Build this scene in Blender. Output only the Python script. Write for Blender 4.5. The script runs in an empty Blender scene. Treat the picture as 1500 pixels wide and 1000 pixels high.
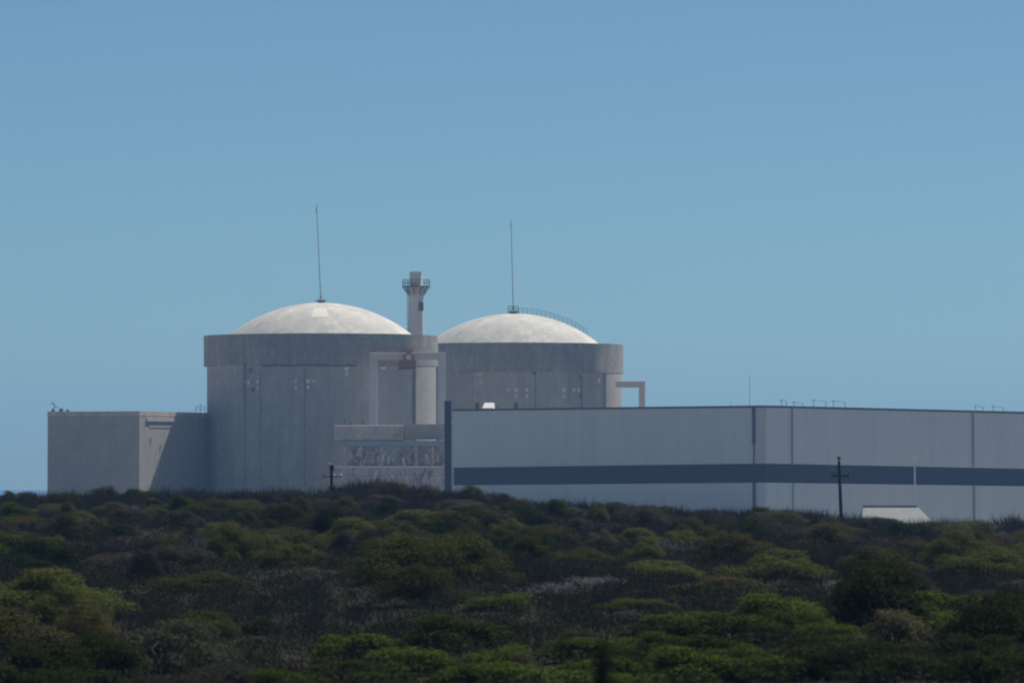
import bpy, math, random
import numpy as np
from mathutils import Vector

random.seed(7)
rng = np.random.default_rng(7)
scene = bpy.context.scene
COL = scene.collection
PI = math.pi
R = math.radians

# ------------------------------------------------------------------ camera model
# 1500 px wide telephoto view; eye at z = 0, real horizon at photo row 708
F = 8575.0
HORIZON = 708.0
PITCH = math.atan((HORIZON - 500.0) / F)


def at(px, py, Y):
    """world point seen at photo pixel (px, py) at ground distance Y"""
    u = (px - 750.0) / F
    v = (500.0 - py) / F
    dy = math.cos(PITCH) - v * math.sin(PITCH)
    dz = math.sin(PITCH) + v * math.cos(PITCH)
    return Vector((u / dy * Y, Y, dz / dy * Y))


def X(px, Y):
    return at(px, HORIZON, Y).x


def Z(py, Y):
    return at(750, py, Y).z


# ------------------------------------------------------------------ tagging
def tag(o, label=None, cat=None, group=None, kind=None):
    if label: o['label'] = label
    if cat: o['category'] = cat
    if group: o['group'] = group
    if kind: o['kind'] = kind
    return o


def empty(name, loc, label, cat, group=None):
    o = bpy.data.objects.new(name, None)
    o.empty_display_size = 0.5
    o.location = loc
    COL.objects.link(o)
    return tag(o, label, cat, group)


# ------------------------------------------------------------------ mesh builder (world coordinates)
class MB:
    def __init__(self):
        self.v = []; self.f = []

    def poly(self, pts):
        b = len(self.v)
        self.v += [tuple(p) for p in pts]
        self.f.append(tuple(range(b, b + len(pts))))

    def prism(self, foot, z0, z1):
        """foot: list of (x,y) counter-clockwise; z0/z1 number or list per corner"""
        n = len(foot)
        a = z0 if isinstance(z0, (list, tuple)) else [z0] * n
        c = z1 if isinstance(z1, (list, tuple)) else [z1] * n
        b = len(self.v)
        self.v += [(p[0], p[1], a[i]) for i, p in enumerate(foot)]
        self.v += [(p[0], p[1], c[i]) for i, p in enumerate(foot)]
        self.f.append(tuple(b + i for i in reversed(range(n))))
        self.f.append(tuple(b + n + i for i in range(n)))
        for i in range(n):
            j = (i + 1) % n
            self.f.append((b + i, b + j, b + n + j, b + n + i))
        return self

    def box(self, x0, x1, y0, y1, z0, z1):
        return self.prism([(x0, y0), (x1, y0), (x1, y1), (x0, y1)], z0, z1)

    def tube(self, p, q, r0, r1=None, n=6, caps=True):
        r1 = r0 if r1 is None else r1
        p = Vector(p); q = Vector(q)
        d = (q - p).normalized()
        a = d.orthogonal().normalized(); c = d.cross(a)
        b = len(self.v)
        for pt, r in ((p, r0), (q, r1)):
            for k in range(n):
                t = 2 * PI * k / n
                self.v.append(tuple(pt + a * (r * math.cos(t)) + c * (r * math.sin(t))))
        for k in range(n):
            j = (k + 1) % n
            self.f.append((b + k, b + j, b + n + j, b + n + k))
        if caps:
            self.f.append(tuple(b + k for k in reversed(range(n))))
            self.f.append(tuple(b + n + k for k in range(n)))
        return self

    def lathe(self, cx, cy, prof, n=128, closed=False, a0=0.0, a1=2 * PI):
        """prof: list of (r, z); r may be 0 at the ends"""
        full = abs(a1 - a0 - 2 * PI) < 1e-6
        m = n if full else n + 1
        b = len(self.v)
        P = len(prof)
        for k in range(m):
            t = a0 + (a1 - a0) * k / n
            for (r, z) in prof:
                self.v.append((cx + r * math.cos(t), cy + r * math.sin(t), z))
        for k in range(n):
            k2 = (k + 1) % m
            rng_i = range(P) if closed else range(P - 1)
            for i in rng_i:
                i2 = (i + 1) % P
                self.f.append((b + k * P + i, b + k2 * P + i, b + k2 * P + i2, b + k * P + i2))
        if not full and closed:
            self.f.append(tuple(b + i for i in range(P)))
            self.f.append(tuple(b + n * P + i for i in reversed(range(P))))
        return self

    def build(self, name, mat, parent=None, smooth=False, bevel=0.0):
        me = bpy.data.meshes.new(name)
        off = parent_origin(parent) if parent else Vector((0, 0, 0))
        me.from_pydata([(x - off.x, y - off.y, z - off.z) for x, y, z in self.v], [], self.f)
        me.validate(); me.update()
        if smooth:
            me.polygons.foreach_set('use_smooth', [True] * len(me.polygons))
            try:
                me.set_sharp_from_angle(angle=R(35))
            except Exception:
                pass
        me.materials.append(mat)
        o = bpy.data.objects.new(name, me)
        COL.objects.link(o)
        if parent: o.parent = parent
        if bevel:
            m = o.modifiers.new('bevel', 'BEVEL'); m.width = bevel; m.segments = 1
        return o


def parent_origin(o):
    v = Vector((0, 0, 0))
    while o:
        v += o.location; o = o.parent
    return v


# ------------------------------------------------------------------ materials
def new_mat(name, rough=0.85):
    m = bpy.data.materials.new(name); m.use_nodes = True
    nt = m.node_tree
    b = nt.nodes['Principled BSDF']
    b.inputs['Roughness'].default_value = rough
    b.inputs['Specular IOR Level'].default_value = 0.25
    return m, nt, b


def N(nt, t, **kw):
    n = nt.nodes.new(t)
    for k, v in kw.items():
        setattr(n, k, v)
    return n


def mixc(nt, fac, a, b, mode='MIX'):
    n = N(nt, 'ShaderNodeMix', data_type='RGBA', blend_type=mode)
    for sock, val in ((n.inputs[0], fac), (n.inputs[6], a), (n.inputs[7], b)):
        if hasattr(val, 'links') or hasattr(val, 'is_linked'):
            nt.links.new(val, sock)
        elif isinstance(val, (int, float)):
            sock.default_value = val
        else:
            sock.default_value = (*val, 1.0)
    return n.outputs[2]


def noise(nt, coord, scale, map_scale=(1, 1, 1), detail=4, lo=0.35, hi=0.65, rough=0.6):
    mp = N(nt, 'ShaderNodeMapping'); mp.inputs['Scale'].default_value = map_scale
    nt.links.new(coord, mp.inputs['Vector'])
    n = N(nt, 'ShaderNodeTexNoise'); n.inputs['Scale'].default_value = scale
    n.inputs['Detail'].default_value = detail; n.inputs['Roughness'].default_value = rough
    nt.links.new(mp.outputs[0], n.inputs['Vector'])
    r = N(nt, 'ShaderNodeMapRange'); r.inputs[1].default_value = lo; r.inputs[2].default_value = hi
    nt.links.new(n.outputs['Fac'], r.inputs[0])
    return r.outputs[0]


def zline(nt, coord, axis, period, width):
    """1 on thin joints repeating along one axis"""
    s = N(nt, 'ShaderNodeSeparateXYZ'); nt.links.new(coord, s.inputs[0])
    m = N(nt, 'ShaderNodeMath', operation='PINGPONG'); nt.links.new(s.outputs[axis], m.inputs[0])
    m.inputs[1].default_value = period / 2
    c = N(nt, 'ShaderNodeMath', operation='LESS_THAN'); nt.links.new(m.outputs[0], c.inputs[0])
    c.inputs[1].default_value = width
    return c.outputs[0]


def mulv(nt, a, k):
    m = N(nt, 'ShaderNodeMath', operation='MULTIPLY'); nt.links.new(a, m.inputs[0])
    if isinstance(k, (int, float)): m.inputs[1].default_value = k
    else: nt.links.new(k, m.inputs[1])
    return m.outputs[0]


def concrete(name, base, dark, stain=(0.16, 0.12, 0.09), streak=0.6, joints=0.0, jz=2.4, patch=0.5, stain_amt=0.25, rough=0.9, mid=0.35):
    m, nt, b = new_mat(name, rough)
    co = N(nt, 'ShaderNodeTexCoord').outputs['Object']
    c = mixc(nt, mulv(nt, noise(nt, co, 0.16, detail=5), patch), base, dark)
    c = mixc(nt, mulv(nt, noise(nt, co, 0.9, (1, 1, 0.06), detail=5, lo=0.42, hi=0.72), streak), c, dark)
    c = mixc(nt, mulv(nt, noise(nt, co, 0.35, (1, 1, 0.12), detail=6, lo=0.55, hi=0.75), stain_amt), c, stain)
    c = mixc(nt, mulv(nt, noise(nt, co, 0.55, (1, 1, 0.6), detail=8, lo=0.42, hi=0.58, rough=0.75), mid), c, dark)
    c = mixc(nt, mulv(nt, noise(nt, co, 2.2, (1, 1, 0.6), detail=8, lo=0.38, hi=0.66, rough=0.8), 0.45), c, dark)
    if joints:
        j = mulv(nt, zline(nt, co, 2, jz, 0.06), noise(nt, co, 0.5, lo=0.3, hi=0.6))
        c = mixc(nt, mulv(nt, j, joints), c, tuple(x * 0.5 for x in dark))
    nt.links.new(c, b.inputs['Base Color'])
    bp = N(nt, 'ShaderNodeBump'); bp.inputs['Strength'].default_value = 0.25; bp.inputs['Distance'].default_value = 0.05
    nt.links.new(noise(nt, co, 2.5, detail=6, lo=0.2, hi=0.8), bp.inputs['Height'])
    nt.links.new(bp.outputs[0], b.inputs['Normal'])
    return m


def paint(name, col, rough=0.55, var=0.25, metal=0.0, scale=1.5):
    m, nt, b = new_mat(name, rough)
    co = N(nt, 'ShaderNodeTexCoord').outputs['Object']
    c = mixc(nt, mulv(nt, noise(nt, co, scale, (1, 1, 0.4), detail=5), var), col, tuple(x * 0.55 for x in col))
    nt.links.new(c, b.inputs['Base Color'])
    b.inputs['Metallic'].default_value = metal
    return m


def foliage(name, light, dark, dry=None, dry_amt=0.0, transl=0.2, obj_var=0.35, patch_scale=None):
    m, nt, b = new_mat(name, 0.9)
    b.inputs['Specular IOR Level'].default_value = 0.02
    g = N(nt, 'ShaderNodeNewGeometry')
    oi = N(nt, 'ShaderNodeObjectInfo')
    c = mixc(nt, g.outputs['Random Per Island'], dark, light)
    if dry:
        src = oi.outputs['Random']
        if patch_scale:
            co = N(nt, 'ShaderNodeTexCoord').outputs['Object']
            src = noise(nt, co, patch_scale, (1, 0.35, 1), detail=3, lo=0.4, hi=0.62)
        c = mixc(nt, mulv(nt, src, dry_amt), c, dry)
    hv = N(nt, 'ShaderNodeHueSaturation')
    r = N(nt, 'ShaderNodeMapRange'); nt.links.new(oi.outputs['Random'], r.inputs[0])
    r.inputs[3].default_value = 1 - obj_var; r.inputs[4].default_value = 1 + obj_var
    nt.links.new(r.outputs[0], hv.inputs['Value'])
    nt.links.new(c, hv.inputs['Color'])
    nt.links.new(hv.outputs[0], b.inputs['Base Color'])
    if transl:
        t = N(nt, 'ShaderNodeBsdfTranslucent'); nt.links.new(hv.outputs[0], t.inputs['Color'])
        ms = N(nt, 'ShaderNodeMixShader'); ms.inputs[0].default_value = transl
        out = nt.nodes['Material Output']
        nt.links.new(b.outputs[0], ms.inputs[1]); nt.links.new(t.outputs[0], ms.inputs[2])
        nt.links.new(ms.outputs[0], out.inputs['Surface'])
    return m


M = {}
M['wall'] = concrete('containment_concrete', (0.56, 0.53, 0.485), (0.36, 0.345, 0.32), streak=0.7, joints=0.22, jz=3.0, stain_amt=0.4, mid=0.6)
M['rim'] = concrete('rim_concrete', (0.52, 0.495, 0.45), (0.27, 0.26, 0.245), streak=0.9, mid=0.8, joints=0.28, jz=1.3, patch=0.7, stain_amt=0.35)
M['dome'] = concrete('dome_concrete', (0.84, 0.80, 0.72), (0.50, 0.485, 0.445), stain=(0.44, 0.41, 0.35), streak=0.3, patch=0.8, stain_amt=0.6, mid=0.75)
M['patch'] = concrete('fresh_dome_coating', (0.84, 0.78, 0.68), (0.72, 0.67, 0.58), mid=0.3, streak=0.1, stain_amt=0.05)
M['block'] = concrete('service_concrete', (0.47, 0.435, 0.395), (0.34, 0.315, 0.29), stain=(0.40, 0.28, 0.22), mid=0.5, streak=0.35, joints=0.25, jz=3.6, stain_amt=0.45)
M['blockpatch'] = concrete('patched_concrete', (0.44, 0.385, 0.34), (0.34, 0.30, 0.27), stain=(0.38, 0.25, 0.2), streak=.4, mid=.5)
M['ledge'] = concrete('ledge_concrete', (0.55, 0.53, 0.50), (0.42, 0.40, 0.38), streak=0.3)
M['annex'] = concrete('annex_concrete', (0.80, 0.70, 0.61), (0.44, 0.38, 0.34), stain=(0.45, 0.28, 0.22), streak=0.9, patch=0.8, stain_amt=0.6)
M['annexpink'] = concrete('annex_cladding', (0.76, 0.63, 0.56), (0.48, 0.40, 0.36), stain=(0.46, 0.28, 0.22), streak=0.9, stain_amt=0.4)
M['annexback'] = concrete('annex_back_wall', (0.92, 0.78, 0.68), (0.44, 0.375, 0.34), stain=(0.50, 0.32, 0.26), streak=0.9, patch=0.7, stain_amt=0.6, mid=0.9)
M['slab'] = concrete('annex_slab', (0.46, 0.50, 0.54), (0.30, 0.33, 0.37), streak=0.8, mid=0.7)
M['bluepaint'] = paint('blue_grey_paint', (0.26, 0.32, 0.40))
M['gantry'] = concrete('gantry_concrete', (0.68, 0.66, 0.62), (0.52, 0.51, 0.49), streak=0.4, stain_amt=0.3)
M['rust'] = paint('rusty_steel', (0.42, 0.27, 0.21), 0.8, 0.6)
M['steel'] = paint('dark_steel', (0.15, 0.15, 0.155), 0.6, 0.4)
M['mast'] = paint('mast_steel', (0.30, 0.29, 0.29), 0.6, 0.3)
M['stack'] = concrete('stack_paint', (0.78, 0.74, 0.70), (0.58, 0.56, 0.53), streak=0.6, stain_amt=0.35)
M['hall'] = paint('hall_cladding', (0.66, 0.68, 0.68), 0.6, 0.12, scale=0.15)
M['hallband'] = paint('hall_louvre_band', (0.035, 0.05, 0.085), 0.5, 0.25, scale=0.3)
M['cap'] = paint('hall_flashing', (0.11, 0.13, 0.16), 0.5, 0.3)
M['sunlit_tint'] = paint('sunlit_concrete_tint', (0.86, 0.70, 0.55))  # warm high albedo stands in for sunlight on the far portal's unlit concrete
M['redpipe'] = paint('faded_red_pipe', (0.34, 0.27, 0.245), .8, .4)
M['thinpipe'] = paint('thin_downpipe', (0.28, 0.33, 0.40), .5, .2)
M['conduit'] = paint('weathered_conduit', (0.27, 0.26, 0.25), .8, .4)
M['pipeblue'] = paint('downpipe_blue', (0.09, 0.14, 0.22), 0.5, 0.2)
M['pillar'] = paint('pillar_paint', (0.06, 0.075, 0.11), 0.7, 0.35)
M['white'] = paint('white_paint', (0.78, 0.77, 0.74), 0.5, 0.12)
M['offwhite'] = paint('pale_fitting', (0.80, 0.74, 0.68), 0.6, 0.2)
M['yellow'] = paint('yellow_paint', (0.55, 0.42, 0.16), 0.6, 0.2)
M['shedroof'] = paint('faded_roof_sheet', (0.36, 0.37, 0.36), .6, .3)
M['wood'] = paint('creosoted_wood', (0.028, 0.024, 0.022), 0.9, 0.4)
M['palepole'] = paint('pale_pole_paint', (0.80, 0.74, 0.73), 0.5, 0.2)
M['roofing'] = paint('roof_membrane', (0.25, 0.25, 0.25), 0.9, 0.4, scale=0.3)

# hall cladding gets fine vertical sheet joints
nt = M['hall'].node_tree
bs = nt.nodes['Principled BSDF']
lk = bs.inputs['Base Color'].links[0].from_socket
co = N(nt, 'ShaderNodeTexCoord').outputs['Object']
jn = mixc(nt, mulv(nt, zline(nt, co, 0, 2.3, 0.045), 0.12), lk, (0.4, 0.4, 0.4))
jn = mixc(nt, mulv(nt, zline(nt, co, 2, 2.2, 0.05), 0.18), jn, (0.44, 0.44, 0.44))
jn = mixc(nt, mulv(nt, noise(nt, co, 0.6, (1, 1, 0.1), detail=7, lo=0.45, hi=0.8), 0.35), jn, (0.46, 0.45, 0.43))
nt.links.new(jn, bs.inputs['Base Color'])

# ------------------------------------------------------------------ terrain
PD = np.array([-400, 0, 40, 90, 130, 165, 215, 260, 310, 345, 380, 430, 520, 700, 1200, 1500, 1700, 5000], float)
PZ = np.array([-2.2, -1.65, -2.4, -3.25, -3.1, -2.9, -2.45, -1.95, -1.35, -1.05, -1.3, -3.4, -7.0, -8.0, -8.0, -4.3, -7.5, -7.5], float)
CX = np.array([-60, -34, -30, -22, -18, -10, -6, -2, 2, 6, 10, 14, 18, 22, 25, 30, 40, 70], float)
CD = np.array([0.5, 0.42, 0.40, 0.22, 0.08, 0.0, -0.05, 0.08, 0.45, 0.75, 1.05, 1.2, 1.45, 1.8, 2.05, 1.85, 1.8, 1.8], float)


def _smooth_interp(x, xs, ys):
    # pchip-like smoothing by averaging linear interpolation over a window
    w = 0.0
    for k in (-0.5, -0.25, 0, 0.25, 0.5):
        w = w + np.interp(x + k * SM, xs, ys)
    return w / 5


SM = 20.0


def ground_z(x, y):
    global SM
    x = np.asarray(x, float); y = np.asarray(y, float)
    SM = 24.0
    p = _smooth_interp(y, PD, PZ)
    SM = 4.0
    d = _smooth_interp(x * 345.0 / np.maximum(y, 345.0), CX, CD)
    t = np.clip((y - 130) / 200, 0, 1); t = t * t * (3 - 2 * t)
    u = np.clip((y - 440) / 120, 0, 1); u = 1 - u * u * (3 - 2 * u)
    p = p - d * t * u
    near = np.clip((700 - y) / 200, 0, 1) * np.clip((y - 20) / 60, 0, 1)
    p = p + near * (0.16 * np.sin(x * 0.31 + y * 0.043 + 1.3) + 0.12 * np.sin(x * 0.13 - y * 0.061) + 0.08 * np.sin(x * 0.73 + y * 0.11))
    return p


def gz(x, y):
    return float(ground_z(np.array([x]), np.array([y]))[0])


xs = np.unique(np.concatenate([np.linspace(-1800, -120, 24), np.linspace(-120, 120, 121), np.linspace(120, 1800, 24)]))
ys = np.unique(np.concatenate([np.linspace(-300, 40, 24), np.linspace(40, 560, 131), np.linspace(560, 1800, 40), np.linspace(1800, 4200, 12)]))
gx, gy = np.meshgrid(xs, ys)
gzv = ground_z(gx, gy)
V = np.stack([gx.ravel(), gy.ravel(), gzv.ravel()], 1)
nx, ny = len(xs), len(ys)
faces = [(j * nx + i, j * nx + i + 1, (j + 1) * nx + i + 1, (j + 1) * nx + i) for j in range(ny - 1) for i in range(nx - 1)]
me = bpy.data.meshes.new('ground'); me.from_pydata(V.tolist(), [], faces); me.update()
me.polygons.foreach_set('use_smooth', [True] * len(me.polygons))
gm, nt, b = new_mat('dune_soil', 1.0)
b.inputs['Specular IOR Level'].default_value = 0.0
co = N(nt, 'ShaderNodeTexCoord').outputs['Object']
c = mixc(nt, noise(nt, co, 0.3, detail=6), (0.045, 0.040, 0.032), (0.024, 0.024, 0.020))
c = mixc(nt, mulv(nt, noise(nt, co, 0.08, detail=5, lo=0.58, hi=0.72), 0.6), c, (0.085, 0.066, 0.052))
sp = N(nt, 'ShaderNodeSeparateXYZ'); nt.links.new(co, sp.inputs[0])
mr_ = N(nt, 'ShaderNodeMapRange'); nt.links.new(sp.outputs[1], mr_.inputs[0]); mr_.inputs[1].default_value = 470; mr_.inputs[2].default_value = 560
sand = mixc(nt, noise(nt, co, 0.05, detail=6), (0.27, 0.245, 0.21), (0.17, 0.16, 0.14))
c = mixc(nt, mr_.outputs[0], c, sand)
nt.links.new(c, b.inputs['Base Color'])
me.materials.append(gm)
go = bpy.data.objects.new('ground', me); COL.objects.link(go); tag(go, kind='structure')

sm_, nt, b = new_mat('sea_water', 0.2)
co = N(nt, 'ShaderNodeTexCoord').outputs['Object']
b.inputs['Base Color'].default_value = (0.05, 0.10, 0.14, 1)
bp = N(nt, 'ShaderNodeBump'); bp.inputs['Strength'].default_value = 0.08; bp.inputs['Distance'].default_value = 0.5
nt.links.new(noise(nt, co, 0.15, (1, 0.5, 1), detail=6, lo=0.2, hi=0.8), bp.inputs['Height'])
nt.links.new(bp.outputs[0], b.inputs['Normal'])
sea = MB(); sea.poly([(-1800, 1500, -4.6), (1800, 1500, -4.6), (1800, 4200, -4.6), (-1800, 4200, -4.6)])
tag(sea.build('sea', sm_), kind='structure')

# ------------------------------------------------------------------ reactor buildings
BASE = -8.2
RR, RW = 20.0, 19.45            # rim and wall radius
Z_RIM0, Z_RIM1, Z_ROOF, Z_APEX = 19.85, 25.15, 24.3, 30.85
RS = 25.0                        # dome sphere radius


def ang(phi):                    # phi: 0 = towards the camera, + = to the right (degrees)
    return R(phi - 90)


def on_wall(cx, cy, phi, r):
    return cx + r * math.cos(ang(phi)), cy + r * math.sin(ang(phi))


def sector(mb, cx, cy, p0, p1, r0, r1, z0, z1, n=10):
    mb.lathe(cx, cy, [(r0, z0), (r1, z0), (r1, z1), (r0, z1)], n=n, closed=True, a0=ang(p0), a1=ang(p1))


def phi_of(px, cx, cy, r):
    """angle on the wall seen at photo column px"""
    best = min((abs(X(px, on_wall(cx, cy, p, r)[1]) - on_wall(cx, cy, p, r)[0]), p) for p in np.arange(-88, 88.1, 0.5))
    return float(best[1])


def reactor(px, D, label, buttresses, patch, mast_top, fixtures, darks, conduits, red_arc, panels):
    cx, cy = X(px, D), D
    root = empty('reactor_building', (cx, cy, BASE), label, 'reactor building')
    w = MB(); w.lathe(cx, cy, [(RW, BASE), (RW, Z_RIM0 + 0.02)], n=160)
    wall = w.build('wall', M['wall'], root, smooth=True)
    rb = MB(); rb.lathe(cx, cy, [(RW - 0.1, Z_RIM0), (RR, Z_RIM0 + 0.12), (RR, Z_RIM1), (RR - 0.7, Z_RIM1), (RR - 0.7, Z_ROOF - 0.3)], n=160)
    rb.build('rim_band', M['rim'], root, smooth=True)
    rf = MB(); rf.lathe(cx, cy, [(RR - 0.6, Z_ROOF), (15.5, Z_ROOF)], n=96)
    rf.build('roof', M['roofing'], root, smooth=True)
    zc = Z_APEX - RS
    prof = []
    r_edge = math.sqrt(RS ** 2 - (Z_ROOF - 0.1 - zc) ** 2)
    for k in range(33):
        a = math.asin(r_edge / RS) * (1 - k / 32)
        prof.append((max(RS * math.sin(a), 0.001), zc + RS * math.cos(a)))
    d = MB(); d.lathe(cx, cy, prof, n=160)
    dome = d.build('dome', M['dome'], root, smooth=True)
    if patch:
        p = MB()
        for i in range(8):
            for j in range(4):
                q = []
                for (ii, jj) in ((i, j), (i + 1, j), (i + 1, j + 1), (i, j + 1)):
                    ph = ang(patch[0] + (patch[1] - patch[0]) * ii / 8); el = R(patch[2] + (patch[3] - patch[2]) * jj / 4)
                    rr = RS + 0.035
                    q.append((cx + rr * math.sin(el) * math.cos(ph), cy + rr * math.sin(el) * math.sin(ph), zc + rr * math.cos(el)))
                p.poly(q)
        p.build('roof_patch', M['patch'], dome)
    for bphi, half in buttresses:
        s = MB(); sector(s, cx, cy, bphi - half, bphi + half, RW - 0.3, RR - 0.06, BASE, Z_RIM0 + 0.1)
        s.build('buttress', M['wall'], root)
    # mast on the crown of the dome
    m = MB(); tip = at(mast_top[0], mast_top[1], D)
    foot = Vector((cx, cy, Z_APEX - 0.05))
    segs = 5
    for k in range(segs):
        a = foot.lerp(tip, k / segs); c = foot.lerp(tip, (k + 1) / segs)
        m.tube(a, c, 0.08 - 0.007 * k, 0.08 - 0.007 * k, 8)
    m.lathe(tip.x, tip.y, [(0.01, tip.z - 1.5), (0.11, tip.z - 1.3), (0.11, tip.z - 0.9), (0.01, tip.z - 0.7)], n=8)
    mo = m.build('lightning_mast', M['mast'], root)
    f = MB(); f.lathe(cx, cy, [(0.01, Z_APEX + 0.42), (0.95, Z_APEX + 0.42), (0.95, Z_APEX + 0.22), (0.6, Z_APEX + 0.2), (0.45, Z_APEX - 0.1)], n=16)
    for k in range(3):
        t = k * 2 * PI / 3 + 0.4
        f.tube((cx + 0.6 * math.cos(t), cy + 0.6 * math.sin(t), Z_APEX + 0.4), foot.lerp(tip, 0.08), 0.05, n=5)
    f.build('mast_base', M['steel'], mo)
    for (fx, fy, w_, h_, mat) in fixtures:
        ph = phi_of(fx, cx, cy, RW); x, y = on_wall(cx, cy, ph, RW + 0.12)
        z = Z(fy, y); mb = MB()
        hw = w_ / 2
        sector(mb, cx, cy, ph - math.degrees(hw / RW), ph + math.degrees(hw / RW), RW - 0.05, RW + 0.22, z - h_ / 2, z + h_ / 2, n=2)
        mb.build('wall_bracket', M[mat], root)
    for (fx, y0, y1, w_) in conduits:
        ph = phi_of(fx, cx, cy, RW); x, y = on_wall(cx, cy, ph, RW + 0.1)
        mb = MB(); mb.tube((x, y, Z(y1, y)), (x, y, Z(y0, y)), w_, n=8)
        mb.build('conduit', M['conduit'], root)
    for (x0, x1, y0, y1) in panels:
        p0, p1 = phi_of(x0, cx, cy, RW), phi_of(x1, cx, cy, RW)
        yy = on_wall(cx, cy, (p0 + p1) / 2, RW)[1]
        mb = MB(); sector(mb, cx, cy, p0, p1, RW - 0.1, RW + 0.15, Z(y1, yy), Z(y0, yy), n=8)
        mb.build('wall_panel', M['block'], root)
    if red_arc:
        p0, p1 = phi_of(red_arc[0], cx, cy, RW), phi_of(red_arc[1], cx, cy, RW)
        mb = MB(); n = 24
        for k in range(n):
            a = on_wall(cx, cy, p0 + (p1 - p0) * k / n, RW + 0.25); c = on_wall(cx, cy, p0 + (p1 - p0) * (k + 1) / n, RW + 0.25)
            mb.tube((*a, Z_RIM0 - 0.15), (*c, Z_RIM0 - 0.15), 0.13, n=6)
        mb.build('pipe', M['redpipe'], root)
    return root, cx, cy


fix1 = [(358, 559, .5, .5, 'offwhite'), (365, 560, .5, .9, 'offwhite'), (378, 559, .5, .6, 'offwhite'), (378, 567, .4, .5, 'offwhite'),
        (434, 558, .5, .6, 'offwhite'), (434, 567, .5, .6, 'offwhite'), (451, 558, .6, .7, 'offwhite'), (451, 567, .5, .6, 'offwhite'), (459, 558, .5, .4, 'offwhite'),
        (327, 541, .6, .9, 'offwhite'), (507, 540, .8, .6, 'white'), (507, 547, .5, .7, 'offwhite'), (560, 539, .9, .5, 'offwhite'),
        (367, 543, .45, .8, 'conduit'), (371, 571, .45, .7, 'conduit')]
con1 = [(447, 541, 712, .05), (381, 541, 700, .035), (329, 545, 712, .05), (605, 542, 620, .14)]
reactor1, C1x, C1y = reactor(470, 1000, 'nearer domed concrete reactor, larger one on the left, pale patch on its dome', [(68, 12.5), (-49.5, 10.5), (188, 12)],
                             (-6.5, 8.5, 17.5, 27.5), (463.5, 299), fix1, None, con1, (385, 522), [])
fix2 = [(745, 571, .5, .5, 'offwhite'), (756, 571, .5, .7, 'offwhite'), (756, 580, .4, .6, 'offwhite'), (772, 571, .5, .6, 'offwhite'), (772, 580, .5, .5, 'offwhite'),
        (826, 571, .6, .8, 'offwhite'), (826, 580, .4, .5, 'offwhite'), (840, 571, .5, .5, 'offwhite'), (847, 571, .5, .6, 'offwhite'),
        (703, 548, 1.0, .8, 'annexpink'), (705, 558, 1.0, .7, 'annexpink'), (782, 546, .5, .6, 'steel'), (849, 552, .6, .7, 'conduit'), (849, 579, .5, .7, 'conduit'), (876, 557, .7, .8, 'offwhite')]
con2 = [(852, 552, 600, .09), (784, 549, 600, .05)]
reactor2, C2x, C2y = reactor(752, 1064, 'farther domed concrete reactor behind the long grey hall, railing down its dome', [(68, 11), (188, 12), (308, 12)],
                             None, (748.5, 322), fix2, None, con2, None, [(657, 692, 548, 600), (834, 850, 549, 600)])
# railed walkway down the right side of the second dome
zc = Z_APEX - RS
rail = MB(); crown = MB()
prev = None
for k in range(17):
    el = R(2.2 + k * 1.9)
    ph = ang(88)
    pt = Vector((C2x + RS * math.sin(el) * math.cos(ph), C2y + RS * math.sin(el) * math.sin(ph), zc + RS * math.cos(el)))
    top = pt + Vector((0, 0, 1.05)); mid = pt + Vector((0, 0, 0.55))
    rail.tube(pt, top, 0.035, n=5)
    if prev:
        rail.tube(prev[0], top, 0.035, n=5); rail.tube(prev[1], mid, 0.025, n=5)
    prev = (top, mid)
rail.build('railing', M['steel'], reactor2)
pl = MB(); pl.box(C2x - 1.0, C2x + 0.95, C2y - 0.9, C2y + 0.9, Z_APEX + 0.16, Z_APEX + 0.34)
for sx in (-0.9, 0.0, 0.85):
    for sy in (-0.8, 0.8):
        pl.tube((C2x + sx, C2y + sy, Z_APEX - 0.1), (C2x + sx, C2y + sy, Z_APEX + 1.35), 0.05, n=5)
for zz in (0.8, 1.33):
    for sy in (-0.8, 0.8):
        pl.tube((C2x - 0.9, C2y + sy, Z_APEX + zz), (C2x + 0.85, C2y + sy, Z_APEX + zz), 0.045, n=5)
    for sx in (-0.9, 0.85):
        pl.tube((C2x + sx, C2y - 0.8, Z_APEX + zz), (C2x + sx, C2y + 0.8, Z_APEX + zz), 0.045, n=5)
pl.build('crown_platform', M['steel'], reactor2)

# ------------------------------------------------------------------ vent stack between the domes
D = 1031.0
sx, k = X(609.5, D), D / F
st = empty('vent_stack', (sx, D, BASE), 'white round vent stack with a railed platform near its top, between the two domes', 'vent stack')
zt = Z(398, D); zp = Z(419, D)
s = MB(); s.lathe(sx, D, [(1.5, BASE), (1.42, Z(500, D)), (1.3, zp - 1.6), (1.3, zp - 0.2), (1.16, zp), (1.14, zt), (0.95, zt), (0.95, zt - 2)], n=40)
s.build('shaft', M['stack'], st, smooth=True)
s = MB(); s.lathe(sx, D, [(1.28, zp - 1.75), (1.5, zp - 1.7), (1.5, zp - 0.05), (1.28, zp)], n=32); s.build('collar', M['annex'], st, smooth=True)
s = MB(); s.lathe(sx, D, [(1.2, zp - 0.18), (2.45, zp - 0.18), (2.45, zp), (1.2, zp)], n=32, closed=True)
s.build('platform', M['steel'], st)
for i in range(10):
    t = i * 2 * PI / 10 + 0.1
    c_, s_ = math.cos(t), math.sin(t)
    b_ = MB(); b_.tube((sx + 1.35 * c_, D + 1.35 * s_, zp - 1.6), (sx + 2.35 * c_, D + 2.35 * s_, zp - 0.2), 0.09, n=5)
    b_.build('bracket', M['steel'], st)
rl = MB()
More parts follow.
